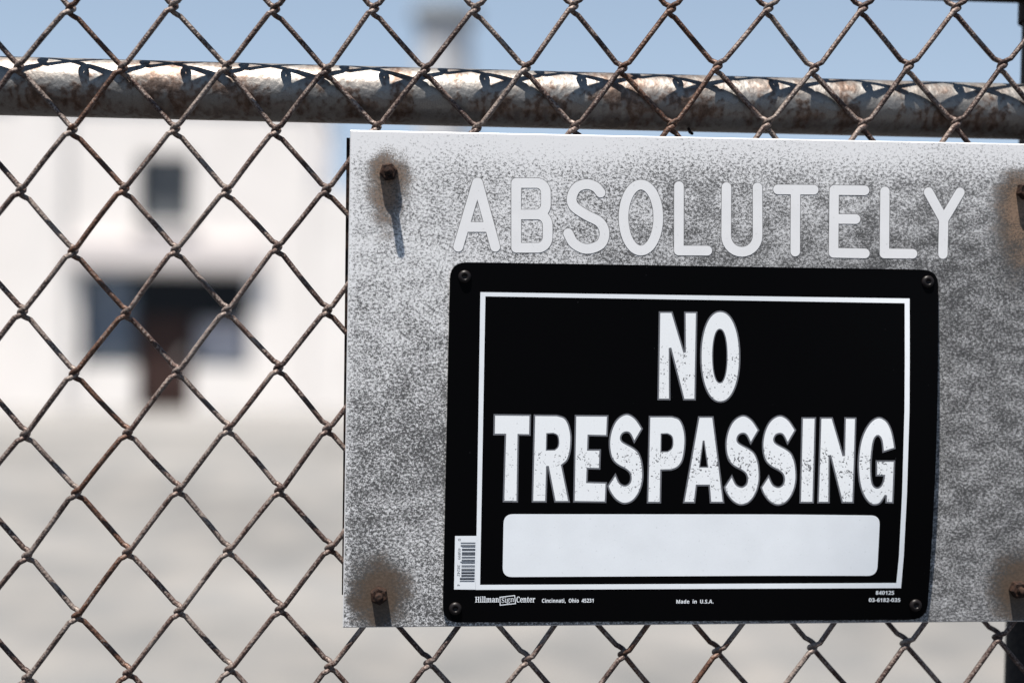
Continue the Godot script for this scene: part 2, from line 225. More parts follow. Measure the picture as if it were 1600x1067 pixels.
func tube(st: SurfaceTool, path: PackedVector3Array, radius: float, sides: int, radii := PackedFloat32Array()) -> void:
	var n := path.size()
	var t := (path[1] - path[0]).normalized()
	var side := t.cross(Vector3(0, 0, 1)).normalized() if absf(t.z) < 0.9 else t.cross(Vector3(0, 1, 0)).normalized()
	var base := 0
	for i in n:
		t = (path[mini(i + 1, n - 1)] - path[maxi(i - 1, 0)]).normalized()
		side = (side - t * side.dot(t)).normalized()
		var other := t.cross(side)
		var r: float = radii[i] if radii.size() else radius
		for k in sides:
			var a := TAU * k / sides
			var d := side * cos(a) + other * sin(a)
			st.set_normal(d)
			st.add_vertex(path[i] + d * r)
		if i > 0:
			for k in sides:
				var k2 := (k + 1) % sides
				var p := base + (i - 1) * sides
				var q := base + i * sides
				for j in [p + k, q + k, p + k2, p + k2, q + k, q + k2]:
					st.add_index(j)


func lathe(profile: Array, sides := 24, axis_z := true) -> ArrayMesh:
	# profile: Vector2(radius, height); turned about z (or y)
	var st := start()
	var n := profile.size()
	for i in n:
		var p: Vector2 = profile[i]
		var tan: Vector2 = (profile[mini(i + 1, n - 1)] - profile[maxi(i - 1, 0)]).normalized()
		var nr := Vector2(-tan.y, tan.x) * -1.0
		for k in sides + 1:
			var a := TAU * k / sides
			var c := cos(a)
			var s := sin(a)
			st.set_normal(Vector3(c * nr.x, s * nr.x, nr.y) if axis_z else Vector3(c * nr.x, nr.y, -s * nr.x))
			st.add_vertex(Vector3(c * p.x, s * p.x, p.y) if axis_z else Vector3(c * p.x, p.y, -s * p.x))
	for i in n - 1:
		for k in sides:
			var a := i * (sides + 1) + k
			var b := a + sides + 1
			for j in [a, b, a + 1, a + 1, b, b + 1]:
				st.add_index(j)
	return st.commit()


func to_poly(flat: Array, scale := 1.0) -> PackedVector2Array:
	var p := PackedVector2Array()
	for i in range(0, flat.size(), 2):
		p.append(Vector2(flat[i], flat[i + 1]) * scale)
	return p


func ccw(p: PackedVector2Array) -> PackedVector2Array:
	var q := p.duplicate()
	if Geometry2D.is_polygon_clockwise(q):
		q.reverse()
	return q


# Triangles (flat list of Vector2) of an outline less its holes, cut into cells so that the pieces can follow a bowed surface.
func fill(outer: PackedVector2Array, holes: Array, cell: float) -> PackedVector2Array:
	var lo := outer[0]
	var hi := outer[0]
	for p in outer:
		lo = lo.min(p)
		hi = hi.max(p)
	var out := PackedVector2Array()
	var nx := maxi(1, int(ceil((hi.x - lo.x) / cell)))
	var ny := maxi(1, int(ceil((hi.y - lo.y) / cell)))
	var size := (hi - lo) / Vector2(nx, ny)
	for i in nx:
		for j in ny:
			fill_cell(outer, holes, Rect2(lo + Vector2(i, j) * size, size), out, 0)
	return out


func fill_cell(outer: PackedVector2Array, holes: Array, r: Rect2, out: PackedVector2Array, depth: int) -> void:
	var c := PackedVector2Array([r.position, Vector2(r.end.x, r.position.y), r.end, Vector2(r.position.x, r.end.y)])
	var pieces: Array = Geometry2D.intersect_polygons(outer, c)
	for h in holes:
		var next := []
		for p in pieces:
			for q in Geometry2D.clip_polygons(p, h):
				if Geometry2D.is_polygon_clockwise(q):
					if depth < 4:
						var half := r.size * Vector2(0.47, 0.53)
						fill_cell(outer, holes, Rect2(r.position, half), out, depth + 1)
						fill_cell(outer, holes, Rect2(r.position + Vector2(half.x, 0), Vector2(r.size.x - half.x, half.y)), out, depth + 1)
						fill_cell(outer, holes, Rect2(r.position + Vector2(0, half.y), Vector2(half.x, r.size.y - half.y)), out, depth + 1)
						fill_cell(outer, holes, Rect2(r.position + half, r.size - half), out, depth + 1)
					return
				next.append(q)
		pieces = next
	for p in pieces:
		var t := Geometry2D.triangulate_polygon(p)
		for i in range(0, t.size(), 3):
			var a: Vector2 = p[t[i]]
			var b: Vector2 = p[t[i + 1]]
			var d: Vector2 = p[t[i + 2]]
			if absf((b - a).cross(d - a)) < 1e-5:
				continue
			if (b - a).cross(d - a) > 0.0:
				out.append_array(PackedVector2Array([a, d, b]))
			else:
				out.append_array(PackedVector2Array([a, b, d]))


# ------------------------------------------------------------------ materials

func make_materials() -> void:
	M.white_wall = wall_material(Vector3(0.76, 0.725, 0.70), 31)
	M.cream_wall = wall_material(Vector3(0.76, 0.728, 0.705), 32)
	M.lintel = plain(0.60, 0.555, 0.545, 0.85)
	M.dark_panel = plain(0.006, 0.008, 0.011, 0.6, 0.0, 0.3)
	M.door = plain(0.04, 0.022, 0.019, 0.6, 0.0, 0.3)
	M.blue_blind = plain(0.014, 0.046, 0.10, 0.8)
	M.lilac_reflection = plain(0.36, 0.36, 0.43, 0.8)  # reflection in the right shop window, put into a colour behind the glass
	M.grey_blind = plain(0.035, 0.037, 0.042, 0.8)
	M.teal_frame = plain(0.008, 0.018, 0.02, 0.6, 0.0, 0.3)
	M.interior = plain(0.05, 0.05, 0.05, 0.9)
	M.roofing = plain(0.25, 0.25, 0.25, 0.9)
	M.zinc = plain(0.62, 0.61, 0.60, 0.5)
	var glass := plain(0.9, 0.95, 1.0, 0.03, 0.0, 0.22)
	glass.transparency = BaseMaterial3D.TRANSPARENCY_ALPHA
	glass.albedo_color.a = 0.06
	M.glass = glass
	M.stack = wall_material(Vector3(0.46, 0.465, 0.48), 33)
	M.stack_cap = plain(0.20, 0.22, 0.24, 0.85)
	# wires: zinc worn through to rust, three states of wear
	M.wires = [wire_material(41, 0.46, Vector3(0.052, 0.021, 0.014)), wire_material(42, 0.56, Vector3(0.042, 0.018, 0.013)), wire_material(43, 0.70, Vector3(0.10, 0.040, 0.019)), wire_material(44, 0.38, Vector3(0.036, 0.019, 0.015))]
	M.rail = rail_material()
	M.old_steel = rust_material(51, Vector3(0.012, 0.010, 0.010), Vector3(0.03, 0.017, 0.013))
	M.rust = rust_material(52, Vector3(0.012, 0.008, 0.007), Vector3(0.04, 0.022, 0.016))
	M.post = rust_material(53, Vector3(0.016, 0.016, 0.018), Vector3(0.026, 0.024, 0.024))
	M.rivet = plain(0.008, 0.006, 0.006, 0.42, 0.0, 0.35)
	M.black = dusty_black()
	M.black_ink = plain(0.012, 0.013, 0.02, 0.6, 0.0, 0.2)
	M.outline_grey = plain(0.13, 0.135, 0.15, 0.6, 0.0, 0.2)
	M.white_ink = vinyl_material(Vector3(0.71, 0.74, 0.775), 85)
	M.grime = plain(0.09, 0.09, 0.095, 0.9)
	M.plate_edge = plain(0.62, 0.62, 0.63, 0.45, 0.2)
	M.plate = plate_material()
	M.vinyl = vinyl_material(Vector3(0.72, 0.72, 0.73), 81)
	M.flaked = flaked_material()


func dusty_black() -> StandardMaterial3D:
	var w := 1024                              # 0.4 m
	var n := noise_bytes(w, w, 5.0, 87, 1, FastNoiseLite.TYPE_SIMPLEX_SMOOTH, true)
	var b := noise_bytes(w, w, 140.0, 88, 3, FastNoiseLite.TYPE_SIMPLEX_SMOOTH, true)
	var d := PackedByteArray()
	d.resize(w * w * 3)
	for i in w * w:
		var v := 0.0016 + 0.09 * smoothstep(0.985, 1.0, n[i] / 255.0 + 0.035 * b[i] / 255.0 - 0.02)
		var q := rgbc(v, v, v * 1.12)
		d[i * 3] = q.r8
		d[i * 3 + 1] = q.g8
		d[i * 3 + 2] = q.b8
	var m := plain(1, 1, 1, 0.42, 0.0, 0.12)
	m.albedo_color = Color.WHITE
	m.albedo_texture = picture(w, w, d)
	m.uv1_triplanar = true
	m.uv1_world_triplanar = true
	m.uv1_scale = Vector3.ONE * 2.5
	return m


func wall_material(c: Vector3, sd: int) -> StandardMaterial3D:
	var w := 256
	var a := noise_bytes(w, w, 60.0, sd, 4, FastNoiseLite.TYPE_SIMPLEX_SMOOTH, true)
	var d := PackedByteArray()
	d.resize(w * w * 3)
	for i in w * w:
		var k := 0.93 + 0.10 * a[i] / 255.0
		var q := rgbc(c.x * k, c.y * k, c.z * k)
		d[i * 3] = q.r8
		d[i * 3 + 1] = q.g8
		d[i * 3 + 2] = q.b8
	var m := plain(1, 1, 1, 0.9)
	m.albedo_color = Color.WHITE
	m.albedo_texture = picture(w, w, d)
	m.uv1_triplanar = true
	m.uv1_world_triplanar = true
	m.uv1_scale = Vector3.ONE * 0.3
	return m


func wire_material(sd: int, rust_share: float, rust: Vector3) -> StandardMaterial3D:
	var w := 1024                              # 0.25 m: four texels to the millimetre
	var big := noise_bytes(w, w, 90.0, sd, 3, FastNoiseLite.TYPE_SIMPLEX_SMOOTH, true)
	var fine := noise_bytes(w, w, 9.0, sd + 100, 3, FastNoiseLite.TYPE_SIMPLEX_SMOOTH, true)
	var tone := noise_bytes(w, w, 26.0, sd + 200, 2, FastNoiseLite.TYPE_SIMPLEX_SMOOTH, true)
	var d := PackedByteArray()
	d.resize(w * w * 3)
	var zinc := Vector3(0.235, 0.192, 0.168)
	var dark := Vector3(0.011, 0.006, 0.005)
	# a table is much faster than converting each texel
	var table := PackedByteArray()
	for i in 64:
		for j in 8:
			var s := i / 63.0
			var c := zinc.lerp(rust, smoothstep(0.25, 0.7, s)).lerp(dark, smoothstep(0.72, 1.0, s) * 0.8) * (0.75 + 0.5 * j / 7.0)
			var q := rgbc(c.x, c.y, c.z)
			table.append_array(PackedByteArray([q.r8, q.g8, q.b8]))
	var shift := rust_share - 0.42
	for i in w * w:
		var s := clampf((0.42 * big[i] + 0.58 * fine[i]) / 255.0 * 2.0 - 0.5 + shift, 0.0, 0.999)
		var at := (int(s * 64.0) * 8 + (tone[i] >> 5)) * 3
		d[i * 3] = table[at]
		d[i * 3 + 1] = table[at + 1]
		d[i * 3 + 2] = table[at + 2]
	var m := plain(1, 1, 1, 0.58, 0.3)
	m.albedo_color = Color.WHITE
	m.albedo_texture = picture(w, w, d)
	m.uv1_triplanar = true
	m.uv1_world_triplanar = true
	m.uv1_scale = Vector3.ONE * 4.0
	m.heightmap_enabled = true
	m.heightmap_texture = grey_picture(w, w, fine)
	m.heightmap_scale = 0.05
	return m


func rail_material() -> StandardMaterial3D:
	var w := 1024                              # 0.33 m
	var big := noise_bytes(w, w, 110.0, 61, 3, FastNoiseLite.TYPE_SIMPLEX_SMOOTH, true)
	var mid := noise_bytes(w, w, 20.0, 62, 4, FastNoiseLite.TYPE_SIMPLEX_SMOOTH, true)
	var fine := noise_bytes(w, w, 4.0, 63, 3, FastNoiseLite.TYPE_SIMPLEX_SMOOTH, true)
	var d := PackedByteArray()
	d.resize(w * w * 3)
	var zinc := Vector3(0.25, 0.238, 0.225)
	var rust := Vector3(0.165, 0.088, 0.055)
	var dirt := Vector3(0.030, 0.022, 0.018)
	for i in w * w:
		var b := big[i] / 255.0
		var n := mid[i] / 255.0
		var f := fine[i] / 255.0
		var c := zinc * (0.72 + 0.5 * f)
		c = c.lerp(rust, smoothstep(0.45, 0.66, 0.65 * b + 0.35 * n) * (0.45 + 0.5 * f))
		c = c.lerp(dirt, smoothstep(0.48, 0.70, 0.45 * n + 0.35 * b + 0.2 * f) * 0.6)
		var q := rgbc(c.x, c.y, c.z)
		d[i * 3] = q.r8
		d[i * 3 + 1] = q.g8
		d[i * 3 + 2] = q.b8
	var m := plain(1, 1, 1, 0.52, 0.9)
	m.albedo_color = Color.WHITE
	m.albedo_texture = picture(w, w, d)
	m.uv1_triplanar = true
	m.uv1_world_triplanar = true
	m.uv1_scale = Vector3.ONE * 3.0
	m.heightmap_enabled = true
	m.heightmap_texture = grey_picture(w, w, mid)
	m.heightmap_scale = 0.04
	return m


func rust_material(sd: int, a: Vector3, b: Vector3) -> StandardMaterial3D:
	var w := 256
	var n := noise_bytes(w, w, 22.0, sd, 4, FastNoiseLite.TYPE_SIMPLEX_SMOOTH, true)
	var d := PackedByteArray()
	d.resize(w * w * 3)
	for i in w * w:
		var c := a.lerp(b, smoothstep(0.3, 0.7, n[i] / 255.0))
		var q := rgbc(c.x, c.y, c.z)
		d[i * 3] = q.r8
		d[i * 3 + 1] = q.g8
		d[i * 3 + 2] = q.b8
	var m := plain(1, 1, 1, 0.75, 0.0, 0.25)
	m.albedo_color = Color.WHITE
	m.albedo_texture = picture(w, w, d)
	m.uv1_triplanar = true
	m.uv1_world_triplanar = true
	m.uv1_scale = Vector3.ONE * 18.0
	m.heightmap_enabled = true
	m.heightmap_texture = grey_picture(w, w, n)
	m.heightmap_scale = 0.05
	return m


# White paint eroded into dark specks, with rust run out round the four bolts.
func plate_material() -> StandardMaterial3D:
	var w := 1600
	var h := 1080
	var fine := noise_bytes(w, h, 3.4, 71, 3)
	var mid := stretched(w, h, 7.0, 72, 3, 1.5)
	var big := stretched(w, h, 46.0, 73, 4, 1.7)
	var huge := noise_bytes(w, h, 420.0, 74, 2)
	var d := PackedByteArray()
	d.resize(w * h * 3)
	var lut := PackedByteArray()
	lut.resize(1025)
	for i in 1025:
		lut[i] = rgbc(i / 1024.0, 0, 0).r8
	var stains := [[29.2, 327.9, 0], [25.8, 22.7, 1], [497.0, 320.0, 2], [502.4, 26.3, 1]]
	for py in h:
		var y := 358.0 * (1.0 - py / float(h))
		for px in w:
			var x := 533.0 * px / float(w)
			var i := py * w + px
			var f := fine[i] / 255.0
			var n := mid[i] / 255.0
			var b := big[i] / 255.0
			var wide := clampf((x - 150.0) / 230.0, 0.0, 1.0)
			# how much of the paint is gone here
			var bare := 0.29 + 0.15 * wide + (0.34 + 0.20 * wide) * (b - 0.5) + 0.24 * (huge[i] / 255.0 - 0.5)
			if x < 190.0 and y > 240.0:
				bare -= 0.10 * clampf((y - 240.0) / 50.0, 0.0, 1.0) * clampf((190.0 - x) / 60.0, 0.0, 1.0)
			if y < 260.0:
				bare += 0.21 * clampf((260.0 - y) / 120.0, 0.0, 1.0)
			var rim := 356.5 - y - 22.0 * (b - 0.5) - 8.0 * (n - 0.5)
			bare -= 0.55 * clampf(1.0 - (rim - 3.0) / 24.0, 0.0, 1.0)
			bare -= 0.25 * clampf(1.0 - x / (5.0 + 5.0 * b), 0.0, 1.0)
			var grain := 0.52 * f + 0.48 * n + rng.randf_range(-0.13, 0.13)
			var m := clampf((bare - (grain - 0.5) * 2.0 - 0.28) / 0.46 + 0.34, 0.0, 1.0)
			var light := 0.74 - 0.12 * wide * clampf((345.0 - y) / 90.0, 0.0, 1.0) - 0.05 * f
			var dark := 0.045 + 0.055 * wide + 0.05 * f
			var v := light + (dark - light) * m
			# towards the right the paint has chalked to grey, still grainy
			var worn := wide * clampf((330.0 - y + 50.0 * (b - 0.5)) / 70.0, 0.0, 1.0)
			v = lerpf(v, clampf(0.17 - 0.30 * (b - 0.5) - 0.1 * (huge[i] / 255.0 - 0.5) + (grain - 0.5) * 1.15, 0.055, 0.60), worn)
			var c := Vector3(v, v * 1.0, v * 1.015)
			for s in stains:
				var dx: float = x - s[0]
				var dy: float = y - s[1]
				if absf(dx) > 48.0 or absf(dy) > 90.0:
					continue
				var q := 0.0
				if s[2] != 1:      # runs down from the bolt
					q = sqrt(dx * dx * 1.1 + (dy * dy if dy > 0.0 else dy * dy * 0.13)) / (13.0 if s[2] == 0 else 18.0)
				else:
					q = sqrt(dx * dx + (dy * dy * 0.6 if dy > 0.0 else dy * dy * 0.7)) / 18.0
				q += (b - 0.5) * 0.8 + (n - 0.5) * 0.6
				var specks := grain + (1.2 - q) * 0.5        # dirt thins out into single grains
				var ring := smoothstep(0.50, 0.60, specks) * (0.9 if q < 2.2 else 0.0)
				var film := smoothstep(0.56, 0.78, (1.06 if s[2] != 1 else 1.17) - q * 0.62 + (grain - 0.5) * 1.5)
				var brown := Vector3(0.20, 0.132, 0.09) if s[2] != 1 else Vector3(0.085, 0.060, 0.043)
				brown *= 0.78 + 0.45 * n
				c = c.lerp(Vector3(0.068, 0.050, 0.036), ring * 0.9)
				c = c.lerp(brown, film * 0.92)
			d[i * 3] = lut[int(c.x * 1024.0)]
			d[i * 3 + 1] = lut[int(c.y * 1024.0)]
			d[i * 3 + 2] = lut[int(minf(c.z, 1.0) * 1024.0)]
	var m2 := plain(1, 1, 1, 0.7, 0.0, 0.35)
	m2.albedo_color = Color.WHITE
	m2.albedo_texture = picture(w, h, d)
	m2.texture_repeat = false
	return m2


func vinyl_material(c: Vector3, sd: int) -> StandardMaterial3D:
	var w := 512
	var n := noise_bytes(w, w, 5.0, sd, 2, FastNoiseLite.TYPE_SIMPLEX_SMOOTH, true)
	var b := noise_bytes(w, w, 90.0, sd + 1, 4, FastNoiseLite.TYPE_SIMPLEX_SMOOTH, true)
	var spot := noise_bytes(w, w, 8.0, sd + 2, 3, FastNoiseLite.TYPE_SIMPLEX_SMOOTH, true)
	var d := PackedByteArray()
	d.resize(w * w * 3)
	for i in w * w:
		var k := 0.95 + 0.03 * n[i] / 255.0 + 0.07 * b[i] / 255.0 - 0.22 * smoothstep(0.80, 0.93, spot[i] / 255.0)
		var q := rgbc(c.x * k, c.y * k, c.z * k)
		d[i * 3] = q.r8
		d[i * 3 + 1] = q.g8
		d[i * 3 + 2] = q.b8
	var m := plain(1, 1, 1, 0.6, 0.0, 0.3)
	m.albedo_color = Color.WHITE
	m.albedo_texture = picture(w, w, d)
	m.uv1_triplanar = true
	m.uv1_world_triplanar = true
	m.uv1_scale = Vector3.ONE * 5.0
	return m


# White print with flakes broken out of it, thickest across the middle of each line of letters.
func flaked_material() -> StandardMaterial3D:
	var w := 1452
	var h := 1044
	var streak := noise_bytes(w, h, 13.0, 91, 2)
	var chip := noise_bytes(w, h, 6.5, 92, 2)
	var cluster := noise_bytes(w, h, 46.0, 93, 3)
	var crack := noise_bytes(w, h, 60.0, 94, 4)
	var d := PackedByteArray()
	d.resize(w * h * 3)
	var white := rgbc(0.74, 0.76, 0.79)
	var lut := PackedByteArray()
	lut.resize(1025)
	for i in 1025:
		lut[i] = rgbc(i / 1024.0, 0, 0).r8
	for py in h:
		var v := 261.0 * (1.0 - py / float(h))
		var band := exp(-pow((v - 117.0) / 11.0, 2.0)) + 0.45 * exp(-pow((v - 93.0) / 14.0, 2.0)) + 0.75 * exp(-pow((v - 188.0) / 15.0, 2.0)) + 0.4 * exp(-pow((v - 166.0) / 9.0, 2.0))
		for px in w:
			var i := py * w + px
			var u := 362.8 * px / float(w)
			var far_u := 0.45 + 0.55 * clampf((u - 60.0) / 90.0, 0.0, 1.0)
			var k := band * far_u * (1.35 * cluster[i] / 255.0)
			var c := 0.0
			var a := streak[i] / 255.0
			var e := chip[i] / 255.0
			c = smoothstep(0.955 - 0.26 * k, 1.0 - 0.24 * k, 0.5 * a + 0.5 * e + 0.12) * 0.95
			var r := absf(crack[i] / 255.0 - 0.5)
			if r < 0.008 and cluster[i] > 160 and band > 0.3:
				c = 0.9
			var g := 1.0 - 0.05 * (e - 0.3)
			d[i * 3] = lut[int((0.78 * g * (1.0 - c) + 0.03 * c) * 1024.0)]
			d[i * 3 + 1] = lut[int((0.80 * g * (1.0 - c) + 0.03 * c) * 1024.0)]
			d[i * 3 + 2] = lut[int((0.82 * g * (1.0 - c) + 0.035 * c) * 1024.0)]
	var m := plain(1, 1, 1, 0.55, 0.0, 0.3)
	m.albedo_color = Color.WHITE
	m.albedo_texture = picture(w, h, d)
	m.texture_repeat = false
	return m


# ------------------------------------------------------------------ the lot and what stands in it

func ground_material(c: Vector3, sd: int, metres: float, spread: float) -> StandardMaterial3D:
	var w := 1024
	var big := noise_bytes(w, w, 300.0, sd, 4, FastNoiseLite.TYPE_SIMPLEX_SMOOTH, true)
	var mid := noise_bytes(w, w, 60.0, sd + 1, 4, FastNoiseLite.TYPE_SIMPLEX_SMOOTH, true)
	var fine := noise_bytes(w, w, 4.0, sd + 2, 2, FastNoiseLite.TYPE_SIMPLEX_SMOOTH, true)
	var d := PackedByteArray()
	d.resize(w * w * 3)
	for i in w * w:
		var k := 1.0 + spread * ((big[i] - 128) / 128.0 * 0.6 + (mid[i] - 128) / 128.0 * 0.6 + (fine[i] - 128) / 128.0 * 0.4)
		var warm := (mid[i] - 128) / 128.0 * 0.04
		var q := rgbc(c.x * k * (1.0 + warm), c.y * k, c.z * k * (1.0 - warm))
		d[i * 3] = q.r8
		d[i * 3 + 1] = q.g8
		d[i * 3 + 2] = q.b8
	var m := plain(1, 1, 1, 0.95, 0.0, 0.3)
	m.albedo_color = Color.WHITE
	m.albedo_texture = picture(w, w, d)
	m.uv1_triplanar = true
	m.uv1_world_triplanar = true
	m.uv1_scale = Vector3.ONE / metres
	return m


func build_ground() -> void:
	var lot := part("ground", box_mesh(Vector3(-500, -0.5, -900), Vector3(500, 0, 400)), self, [ground_material(Vector3(0.168, 0.164, 0.159), 11, 9.0, 0.36)])
	lot.set_meta("kind", "structure")
	lot.set_meta("label", "pale dusty concrete lot behind the fence")
	var apron := part("pavement", box_mesh(Vector3(-60, 0.001, -16.99), Vector3(60, 0.012, -14.3)), self, [ground_material(Vector3(0.205, 0.20, 0.195), 19, 6.0, 0.2)])
	apron.set_meta("kind", "structure")
	apron.set_meta("label", "paler concrete pavement along the white building")
	var added_road := part("added_road", box_mesh(Vector3(-500, 0.001, -4.3), Vector3(500, 0.005, 60)), self, [ground_material(Vector3(0.045, 0.045, 0.047), 15, 5.0, 0.3)])  # added out of view; runs on behind the fence to cut bounce light
	added_road.set_meta("kind", "structure")
	added_road.set_meta("label", "added dark asphalt under and in front of the fence, cuts bounce light")


func build_white_building() -> void:
	var z := -17.0
	var b := thing("white_building", Vector3(-3.0, 0, z), "white two-storey building with dark shopfront, blurred behind the wire mesh", "building")
	var o := Vector3(-3.0, 0, 0)
	var at := func(x, y, dz): return Vector3(x, y, dz) - o
	var st := start()
	for r in [[-14.0, 0.0, -3.94, 4.04], [-1.85, 0.0, -1.116, 4.04], [-3.94, 1.72, -1.85, 2.36], [-3.94, 2.36, -3.25, 3.18], [-2.58, 2.36, -1.85, 3.18], [-3.94, 3.18, -1.85, 4.04]]:
		box(st, at.call(r[0], r[1], -0.30), at.call(r[2], r[3], 0.0))
	box(st, at.call(-14.0, 0.0, -6.0), at.call(-13.7, 4.04, -0.30))
	box(st, at.call(-1.40, 0.0, -6.0), at.call(-1.116, 4.04, -0.30))
	box(st, at.call(-13.7, 0.0, -6.0), at.call(-1.40, 4.04, -5.7))
	part("wall", st.commit(), b, [M.white_wall])
	var roof := part("roof", box_mesh(at.call(-14.05, 4.043, -6.05), at.call(-1.07, 4.12, 0.05)), b, [M.roofing])
	part("parapet_trim", box_mesh(at.call(-14.04, 3.93, 0.003), at.call(-1.08, 4.03, 0.06)), roof, [M.white_wall])
	part("lintel", box_mesh(at.call(-4.06, 1.80, 0.002), at.call(-1.70, 2.11, 0.13)), b, [M.lintel])
	part("corner_pilaster", box_mesh(at.call(-4.7, 0.0, 0.002), at.call(-4.16, 3.92, 0.02)), b, [M.cream_wall])
	var p := start()
	tube(p, PackedVector3Array([at.call(-4.10, 0.15, 0.03), at.call(-4.10, 2.0, 0.03), at.call(-4.10, 3.9, 0.03)]), 0.025, 10)
	part("downpipe", p.commit(), b, [M.zinc])
	# shopfront: risers, door, transom and two panes, set back in the opening
	part("stall_riser", box_mesh(at.call(-3.935, 0.0, -0.25), at.call(-3.265, 0.557, -0.03)), b, [M.cream_wall])
	part("stall_riser", box_mesh(at.call(-2.565, 0.0, -0.25), at.call(-1.855, 0.545, -0.03)), b, [M.cream_wall])
	var door := part("door", box_mesh(at.call(-3.255, 0.01, -0.22), at.call(-2.575, 1.17, -0.14)), b, [M.door])
	part("door_panel", box_mesh(at.call(-3.10, 0.12, -0.138), at.call(-2.72, 0.55, -0.12)), door, [M.door])
	part("door_handle", box_mesh(at.call(-2.70, 0.60, -0.138), at.call(-2.67, 0.75, -0.10)), door, [M.zinc])
	part("transom_panel", box_mesh(at.call(-3.25, 1.175, -0.25), at.call(-1.855, 1.715, -0.10)), b, [M.dark_panel])
	for v in [[-3.935, 0.56, -3.26, 1.715, M.blue_blind], [-2.56, 0.55, -1.855, 1.17, M.lilac_reflection]]:
		var win := part("shop_window", window_frame(at.call(v[0], v[1], -0.16), at.call(v[2], v[3], -0.10), 0.035), b, [M.teal_frame])
		part("pane", box_mesh(at.call(v[0] + 0.036, v[1] + 0.036, -0.14), at.call(v[2] - 0.036, v[3] - 0.036, -0.132)), win, [M.glass])
		part("pane_backing", box_mesh(at.call(v[0] + 0.01, v[1] + 0.01, -0.27), at.call(v[2] - 0.01, v[3] - 0.01, -0.255)), win, [v[4]])  # the lilac one is a painted reflection, added behind its pane
	var up := part("window", window_frame(at.call(-3.245, 2.365, -0.18), at.call(-2.585, 3.175, -0.10), 0.045), b, [M.teal_frame])
	part("sash_bar", box_mesh(at.call(-3.199, 2.74, -0.17), at.call(-2.631, 2.785, -0.11)), up, [M.teal_frame])
	part("pane", box_mesh(at.call(-3.199, 2.411, -0.15), at.call(-2.631, 2.738, -0.142)), up, [M.glass])
	part("pane", box_mesh(at.call(-3.199, 2.787, -0.15), at.call(-2.631, 3.129, -0.142)), up, [M.glass])
	part("pane_backing", box_mesh(at.call(-3.24, 2.37, -0.29), at.call(-2.59, 3.17, -0.27)), up, [M.grey_blind])
	part("window_sill", box_mesh(at.call(-3.30, 2.29, 0.002), at.call(-2.53, 2.355, 0.10)), up, [M.cream_wall])
	part("interior_wall", box_mesh(at.call(-13.6, 0.0, -1.3), at.call(-1.45, 4.0, -1.2)), b, [M.interior])


func window_frame(lo: Vector3, hi: Vector3, t: float) -> ArrayMesh:
	var st := start()
	box(st, lo, Vector3(lo.x + t, hi.y, hi.z))
	box(st, Vector3(hi.x - t, lo.y, lo.z), hi)
	box(st, Vector3(lo.x + t, lo.y, lo.z), Vector3(hi.x - t, lo.y + t, hi.z))
	box(st, Vector3(lo.x + t, hi.y - t, lo.z), Vector3(hi.x - t, hi.y, hi.z))
	return st.commit()


func build_low_building() -> void:
	var b := thing("low_building", Vector3(1.0, 0, -17.02), "lower white building beside the taller one, mostly hidden by the sign plate", "building")
	part("wall", box_mesh(Vector3(-2.11, 0, -5.0), Vector3(4.0, 2.72, 0)), b, [M.cream_wall])
	part("roof", box_mesh(Vector3(-2.11, 2.723, -5.05), Vector3(4.05, 2.79, 0.0)), b, [M.cream_wall])


func build_chimney() -> void:
	var c := thing("chimney_stack", Vector3(0.93, 0, -30.0), "pale round chimney with darker cap standing against the sky above the rail", "chimney")
	part("shaft", lathe([Vector2(0.66, 0.0), Vector2(0.62, 3.0), Vector2(0.56, 7.35)], 28, false), c, [M.stack])
	part("cap", lathe([Vector2(0.50, 7.34), Vector2(0.68, 7.36), Vector2(0.72, 7.42), Vector2(0.72, 7.62), Vector2(0.66, 7.68), Vector2(0.40, 7.69), Vector2(0.40, 7.30)], 28, false), c, [M.stack_cap])


# ------------------------------------------------------------------ chain-link fence

func knot(c: float, r: float) -> Vector2:
	# the mesh hangs a little askew: its rows climb to the right
	return Vector2(
		-0.26948615 + 0.03587957 * c + 0.00070898 * r + 7.28e-6 * c * r - 2.60e-6 * c * c - 5.95e-6 * r * r,
		1.74531809 + 0.00081408 * c - 0.0429627 * r + 1.163e-5 * c * r + 1.470e-5 * c * c - 2.719e-5 * r * r)


